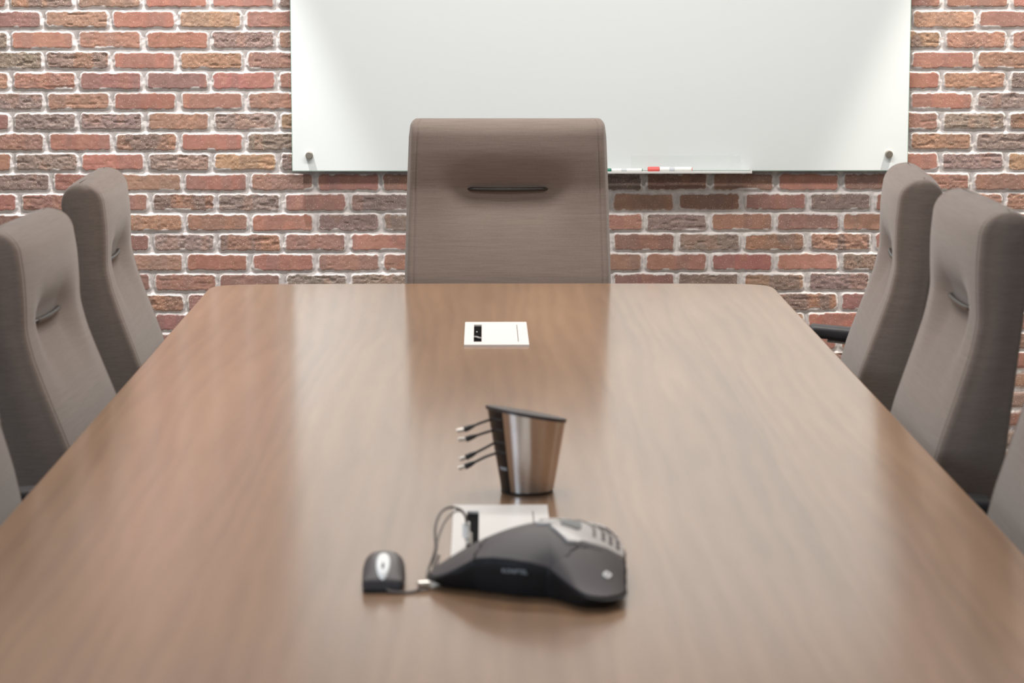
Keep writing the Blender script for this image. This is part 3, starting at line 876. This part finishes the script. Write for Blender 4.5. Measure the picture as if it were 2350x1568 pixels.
def panel(name, i0, i1, rho0, rho1, m, lift=0.0, thick=0.003, inset=0.0, parent=phone, n_r=14):
    """a curved panel of the top, between two angles (sample indices) and two radii fractions; rho may be functions of the angle fraction"""
    N_ = i1 - i0
    top, bot = [], []
    for a in range(N_ + 1):
        f = a / N_
        r0 = rho0(f) if callable(rho0) else rho0; r1 = rho1(f) if callable(rho1) else rho1
        for j in range(n_r + 1):
            p = p_top(i0 + a, r0 + (r1 - r0) * j / n_r)
            top.append(p + Vector((0, 0, lift))); bot.append(p + Vector((0, 0, lift - thick)))
    V = top + bot; K = len(top); w_ = n_r + 1; F = []
    for a in range(N_):
        for j in range(n_r):
            q = (a * w_ + j, (a + 1) * w_ + j, (a + 1) * w_ + j + 1, a * w_ + j + 1)
            F.append(q[::-1]); F.append(tuple(x + K for x in q))
    for a in range(N_):
        for j in (0, n_r):
            q = (a * w_ + j, (a + 1) * w_ + j, (a + 1) * w_ + j + K, a * w_ + j + K); F.append(q if j == 0 else q[::-1])
    for j in range(n_r):
        for a in (0, N_):
            q = (a * w_ + j, a * w_ + j + 1, a * w_ + j + 1 + K, a * w_ + j + K); F.append(q[::-1] if a == 0 else q)
    me = pym(V, F)
    bm = bmesh.new(); bm.from_mesh(me); bmesh.ops.remove_doubles(bm, verts=bm.verts, dist=1e-7); bmesh.ops.recalc_face_normals(bm, faces=bm.faces); bm.to_mesh(me); bm.free()
    o = link(name, me, m, parent); shade_auto(me, 45); return o
# black housing: top skin slightly below the panels, rim, undercut side, base
V = []; F = []
prof = [('t', r) for r in (0.0, 0.25, 0.5, 0.7, 0.85, 0.95, 1.0)]
V.append((0, 0, APEX - 0.002))
rings = []
for kind, r in prof[1:]:
    rings.append([len(V) + i for i in range(NA)])
    for i in range(NA):
        p = p_top(i, r); V.append((p.x, p.y, p.z - 0.002))
for (fz, fr_) in ((0.90, 1.012), (0.72, 1.0), (0.42, 0.965), (0.16, 0.93), (0.0, 0.905)):
    rings.append([len(V) + i for i in range(NA)])
    for i in range(NA):
        th = math.radians(TH[i]); r = RR[i] * (fr_ if RR[i] < 0.10 else 1 - (1 - fr_) * 1.5)
        V.append((r * math.cos(th), r * math.sin(th), max(0.0025, (ZR[i] - 0.002) * fz) if fz > 0 else 0.0025))
for i in range(NA):
    F.append((0, rings[0][i], rings[0][(i + 1) % NA]))
for a, b_ in zip(rings[:-1], rings[1:]):
    for i in range(NA):
        j = (i + 1) % NA; F.append((a[i], b_[i], b_[j], a[j]))
F.append(tuple(rings[-1][::-1]))
me = pym(V, F)
bm = bmesh.new(); bm.from_mesh(me); bmesh.ops.recalc_face_normals(bm, faces=bm.faces); bm.to_mesh(me); bm.free()
link('housing', me, mat('matt_black_plastic', lin(22, 21, 23), 0.55, spec=0.3, noise=0.03), phone); shade_auto(me, 60)
def ia(deg): return int(round(deg / 360 * NA))
A_T, A_R = [145, 156, 178, 193, 202, 206, 207], [.70, .63, .50, .62, .84, .95, .96]
B_T, B_R = [275, 280.5, 286.5, 295, 307, 318, 342, 346.5], [.95, .79, .59, .48, .455, .54, .82, .965]
panel('arm_cover', ia(145), ia(207), lambda f: float(np.interp(145 + f * 62, A_T, A_R)), 0.985, M_arm)
panel('arm_cover', ia(275), ia(346.5), lambda f: float(np.interp(275 + f * 71.5, B_T, B_R)), 0.985, M_arm)
SEAM = [x for x in A_T] + [208, 274.4] + B_T
SEAMR = [x - .018 for x in A_R] + [.985, .985] + [x - .018 for x in B_R]
panel('speaker_cover', ia(145), ia(318), 0.0, lambda f: float(np.interp(145 + f * 173, SEAM, SEAMR)), M_spk)
panel('speaker_cover', ia(96), ia(144), 0.0, 0.985, M_spk)
K_T, K_R = [-62, -53, -42, -30, -18, -13, -10, 95], [.37, .40, .47, .62, .78, .93, .985, .985]
kp = panel('keypad_panel', ia(-62), ia(95), 0.09, lambda f: float(np.interp(-62 + f * 157, K_T, K_R)), M_silver, lift=0.0030, thick=0.006, n_r=18)
panel('display', ia(-14), ia(52), 0.20, lambda f: float(np.interp(f, [0, .2, 1], [.40, .45, .47])), M_disp, lift=0.0038, thick=0.001, parent=kp)
panel('button_row', ia(-7), ia(60), 0.60, 0.635, M_key, lift=0.0042, thick=0.0015, parent=kp, n_r=4)
for k in range(3):
    for r in (0.71, 0.80, 0.89):
        panel('key', ia(-4 + 20 * k), ia(10 + 20 * k), r, r + 0.045, M_key, lift=0.0042, thick=0.0015, parent=kp, n_r=4)
# oval button at the crown, silver trim on the ridge
me = lathe_me([(0.0, -0.002), (0.0085, -0.002), (0.0095, 0.0), (0.0088, 0.0015), (0.006, 0.002), (0.0, 0.002)], 32)
link('crown_button', me, M_silver, phone, loc=(0.002, 0.004, APEX + 0.001)).scale = (1.35, 0.8, 1)
# small white badge at the right front corner
i_b = ia(309); pb = p_top(i_b, 0.80)
e1 = (p_top(i_b + 4, 0.80) - p_top(i_b - 4, 0.80)).normalized(); e2 = (p_top(i_b, 0.75) - p_top(i_b, 0.85)).normalized(); nn = e1.cross(e2).normalized(); e2 = nn.cross(e1)
rotm = Matrix((e1, e2, nn)).transposed()
def rrect(w, h, r, n=5):
    o_ = []
    for cx_, cy_, a0 in ((w - r, h - r, 0), (-w + r, h - r, 90), (-w + r, -h + r, 180), (w - r, -h + r, 270)):
        for k in range(n + 1):
            a = math.radians(a0 + 90 * k / n); o_.append((cx_ + r * math.cos(a), cy_ + r * math.sin(a)))
    return o_
bd = prism('badge', rrect(0.0065, 0.0045, 0.003), -0.0005, 0.0008, M_white_pl, phone, loc=pb, rot=rotm.to_euler())
for sx in (-0.0018, 0.0018):
    prism('badge_mark', [(x + sx, y) for x, y in rrect(0.0011, 0.0018, 0.0005, 2)], 0.0008, 0.0010, M_key, bd)
# printed maker's strip on the black front
def text_obj(name, body, size, m, parent, loc, rot, extrude=0.0004):
    cu = bpy.data.curves.new(name, 'FONT'); cu.body = body; cu.size = size; cu.align_x = 'CENTER'; cu.align_y = 'CENTER'; cu.extrude = extrude
    o = bpy.data.objects.new(name + '_tmp', cu); COL.objects.link(o)
    dg = bpy.context.evaluated_depsgraph_get()
    me = bpy.data.meshes.new_from_object(o.evaluated_get(dg))
    bpy.data.objects.remove(o); bpy.data.curves.remove(cu)
    me.materials.clear()
    return link(name, me, m, parent, smooth=False, loc=loc, rot=rot)
a_l = math.radians(243)
text_obj('lettering', 'KONFTEL', 0.0075, M_logo, phone, (0.0825 * math.cos(a_l), 0.0825 * math.sin(a_l), 0.0335), (PI / 2, 0, math.radians(-18)))
for a in (180, 60, 303):
    th = math.radians(a)
    me = lathe_me([(0.009, 0.0), (0.0095, 0.0005), (0.0095, 0.004)], 20)
    link('rubber_foot', me, M_black, phone, loc=(0.10 * math.cos(th), 0.10 * math.sin(th), 0.0))
# cord: from under the left arm, looping up to the socket in the power module
M_cord = mat('grey_brown_cord', lin(96, 86, 82), 0.5, noise=0.05)
def pt(X, Y, Z): return (X - PX, Y - PY, Z - TZ)
cord = tube('cord', catmull([pt(-0.045, 3.005, TZ + .012), pt(-0.0665, 2.998, TZ + .008), pt(-0.068, 3.03, TZ + .010), pt(-0.060, 3.06, TZ + .030), pt(-0.0605, 3.09, TZ + .050), pt(-0.055, 3.12, TZ + .062), pt(-0.044, 3.14, TZ + .066), pt(-0.030, 3.155, TZ + .060), pt(-0.0225, 3.165, TZ + .046), pt(-0.0225, 3.17, TZ + .018)], 10), 0.0017, M_cord, phone)
tube('cord', catmull([pt(-0.040, 3.01, TZ + .012), pt(-0.060, 3.010, TZ + .014), pt(-0.058, 3.045, TZ + .034), pt(-0.056, 3.075, TZ + .043), pt(-0.048, 3.11, TZ + .055), pt(-0.036, 3.14, TZ + .061), pt(-0.026, 3.158, TZ + .055), pt(-0.0195, 3.19, TZ + .03), pt(-0.0195, 3.195, TZ + .018)], 10), 0.0013, M_cord, phone)
tube('plug', [pt(-0.0225, 3.172, TZ + .0205), pt(-0.0225, 3.17, TZ + .040)], 0.0048, M_white_pl, phone, seg=14)
tube('plug', [pt(-0.0195, 3.195, TZ + .007), pt(-0.0195, 3.195, TZ + .021)], 0.0045, M_tip, phone, seg=14)
tube('plug', [pt(-0.0790, 2.972, TZ + .0062), pt(-0.0660, 2.975, TZ + .0062)], 0.0050, M_tip, phone, seg=14)

# ------------------------------------------------------------------ mouse
MX, MY = -0.1215, 3.006
mouse = empty('computer_mouse', (MX, MY, TZ)); tag(mouse, 'small grey computer mouse with a white oval wheel panel beside the speakerphone', 'computer mouse')
M_mgrey = mat('grey_mouse_plastic', lin(90, 84, 84), 0.5, noise=0.02)
M_mdark = mat('dark_mouse_plastic', lin(64, 62, 64), 0.5, noise=0.02)
M_mbot = mat('black_mouse_base', lin(26, 24, 24), 0.5)
ML, MW = 0.088, 0.0258
def m_half(t): # half width along length t 0 front..1 back
    return MW * (0.93 + 0.08 * math.sin(PI * min(1, t * 0.9))) * (1 - max(0, (t - 0.70) / 0.30) ** 2 * 0.40) * (1 - max(0, (0.06 - t) / 0.06) ** 2 * 0.12)
def m_top(t):
    return 0.0125 + 0.0245 * math.sin(PI * min(1.0, (t * 0.70 + 0.02)) ) ** 0.9 * (1 - 0.35 * max(0, (t - .62) / .38) ** 2)
def mouse_pt(t, s):
    hw1 = m_half(t); ht = m_top(t)
    cz = (1 - abs(s) ** 2.8)
    return Vector((hw1 * s, -0.047 + ML * t, 0.0120 + (ht - 0.0120) * max(0, cz) ** 0.5))
def mouse_shell(name, t0, t1, s0, s1, m, lift=0.0, nt_=28, ns=24, base=None, parent=mouse):
    top = []; bot = []
    for i in range(nt_ + 1):
        t = t0 + (t1 - t0) * i / nt_
        for j in range(ns + 1):
            s = s0 + (s1 - s0) * j / ns
            p = mouse_pt(t, s); p.z += lift
            top.append(p); bot.append(Vector((p.x, p.y, base)) if base is not None else p - Vector((0, 0, 0.002)))
    V = top + bot; K = len(top); w_ = ns + 1; F = []
    for i in range(nt_):
        for j in range(ns):
            q = (i * w_ + j, i * w_ + j + 1, (i + 1) * w_ + j + 1, (i + 1) * w_ + j); F.append(q); F.append(tuple(x + K for x in q[::-1]))
    for i in range(nt_):
        for j in (0, ns):
            F.append((i * w_ + j, (i + 1) * w_ + j, (i + 1) * w_ + j + K, i * w_ + j + K))
    for j in range(ns):
        for i in (0, nt_):
            F.append((i * w_ + j, i * w_ + j + 1, i * w_ + j + 1 + K, i * w_ + j + K))
    me = pym(V, F); bm = bmesh.new(); bm.from_mesh(me); bmesh.ops.recalc_face_normals(bm, faces=bm.faces); bm.to_mesh(me); bm.free()
    o = link(name, me, m, parent); shade_auto(me, 50); return o
mouse_shell('body', 0, 1, -1, 1, M_mdark, base=0.0045)
mouse_shell('button', 0.02, 0.98, -0.985, -0.012, M_mgrey, lift=0.0009, nt_=24, ns=14)
mouse_shell('button', 0.02, 0.98, 0.012, 0.985, M_mgrey, lift=0.0009, nt_=24, ns=14)
me_out = [(m_half(t) * 0.96 * s_, -0.0475 + ML * t) for s_, ts in ((1, np.linspace(0, 1, 20)), (-1, np.linspace(1, 0, 20))) for t in ts]
prism('base', me_out, 0.0, 0.0048, M_mbot, mouse)
# white oval with the wheel
V = []; F = []
t_c, t_h, s_h = 0.285, 0.275, 0.345
V.append(mouse_pt(t_c, 0) + Vector((0, 0, .0022)))
rings = []
for rf in (0.33, 0.66, 0.94, 1.0):
    rings.append(len(V))
    for k in range(40):
        a = 2 * PI * k / 40
        V.append(mouse_pt(t_c + t_h * rf * math.sin(a), s_h * rf * math.cos(a)) + Vector((0, 0, .0022 if rf < 1 else .0006)))
F += [(0, rings[0] + k, rings[0] + (k + 1) % 40) for k in range(40)]
for a, b_ in zip(rings[:-1], rings[1:]):
    F += [(a + k, b_ + k, b_ + (k + 1) % 40, a + (k + 1) % 40) for k in range(40)]
me = pym(V, F); bm = bmesh.new(); bm.from_mesh(me); bmesh.ops.recalc_face_normals(bm, faces=bm.faces); bm.to_mesh(me); bm.free()
ov = link('scroll_panel', me, M_white_pl, mouse)
pw = mouse_pt(0.235, 0)
prism('wheel_slot', [(0.0019 * math.cos(a), 0.0058 * math.sin(a)) for a in np.linspace(0, 2 * PI, 24, endpoint=False)], -0.001, 0.0012, M_key, ov, loc=(0, pw.y, pw.z + 0.0014), rot=(math.atan2(mouse_pt(0.26, 0).z - mouse_pt(0.21, 0).z, ML * 0.05), 0, 0))
tube('cord', catmull([(0.004, -0.044, 0.006), (0.010, -0.052, 0.0032), (0.028, -0.0535, 0.0022), (0.040, -0.046, 0.0022), (0.047, -0.030, 0.003), (0.055, -0.010, 0.006), (0.062, 0.020, 0.012), (0.066, 0.055, 0.022)], 10), 0.0018, M_cord, mouse)

# ------------------------------------------------------------------ lamps and daylight
M_lamp = mat('lamp_trim', lin(235, 235, 232), 0.4)
def spot(x, y, power, color, ang=56, blend=0.35, tilt=(0, 0)):
    d = bpy.data.lights.new('wall_washer', 'SPOT'); d.energy = power; d.color = color; d.spot_size = math.radians(ang); d.spot_blend = blend; d.shadow_soft_size = 0.02
    o = bpy.data.objects.new('wall_washer_light', d); COL.objects.link(o); o.location = (x, y, 2.97); o.rotation_euler = (tilt[0], tilt[1], 0)
    return o
WARM = (1.0, 0.93, 0.84); COOL = (0.90, 0.95, 1.0); NEUT = (1.0, 0.965, 0.92)
spot(-1.02, WY - 0.43, 330, (1.0, 0.97, 0.95), 46)
spot(1.72, WY - 0.43, 330, (1.0, 0.92, 0.82), 46)
def area(name, x, y, z, sx, sy, power, color, rot=(0, 0, 0)):
    d = bpy.data.lights.new(name, 'AREA'); d.shape = 'RECTANGLE'; d.size = sx; d.size_y = sy; d.energy = power; d.color = color
    o = bpy.data.objects.new(name, d); COL.objects.link(o); o.location = (x, y, z); o.rotation_euler = rot
    return o
area('ceiling_area_light', 0.2, 5.90, 2.98, 3.0, 0.3, 86, NEUT)  # added unseen wash light to brighten the board and wall
area('ceiling_area_light', 0.0, 3.9, 2.98, 1.2, 0.6, 30, NEUT)
area('ceiling_area_light', 0.0, 0.4, 2.98, 1.2, 0.6, 11, NEUT)
area('window_daylight', XL - 0.05, 0.45, 1.65, 1.6, 1.9, 60, (0.66, 0.82, 1.0), (0, -PI / 2, 0))
wd = bpy.data.worlds.new('sky'); SC.world = wd; wd.use_nodes = True
wd.node_tree.nodes['Background'].inputs[0].default_value = (0.75, 0.85, 1.0, 1); wd.node_tree.nodes['Background'].inputs[1].default_value = 0.6

# ------------------------------------------------------------------ camera
cam = bpy.data.cameras.new('camera'); co = bpy.data.objects.new('camera', cam); COL.objects.link(co)
cam.sensor_width = 36.0; cam.lens = 5800.0 / 2350 * 36.0
co.location = (0, 0, 1.47)
co.rotation_euler = (math.radians(90 - 8.1826), 0, math.radians(-0.6551))
cam.clip_start = 0.05
cam.dof.use_dof = True; cam.dof.focus_distance = 7.0; cam.dof.aperture_fstop = 8.7
SC.camera = co

SC.view_settings.view_transform = 'Standard'; SC.view_settings.look = 'None'; SC.view_settings.gamma = 1.0
SC.view_settings.use_curve_mapping = False
SC.view_settings.exposure = 0.13
SC.cycles.use_denoising = True
SC.cycles.max_bounces = 8
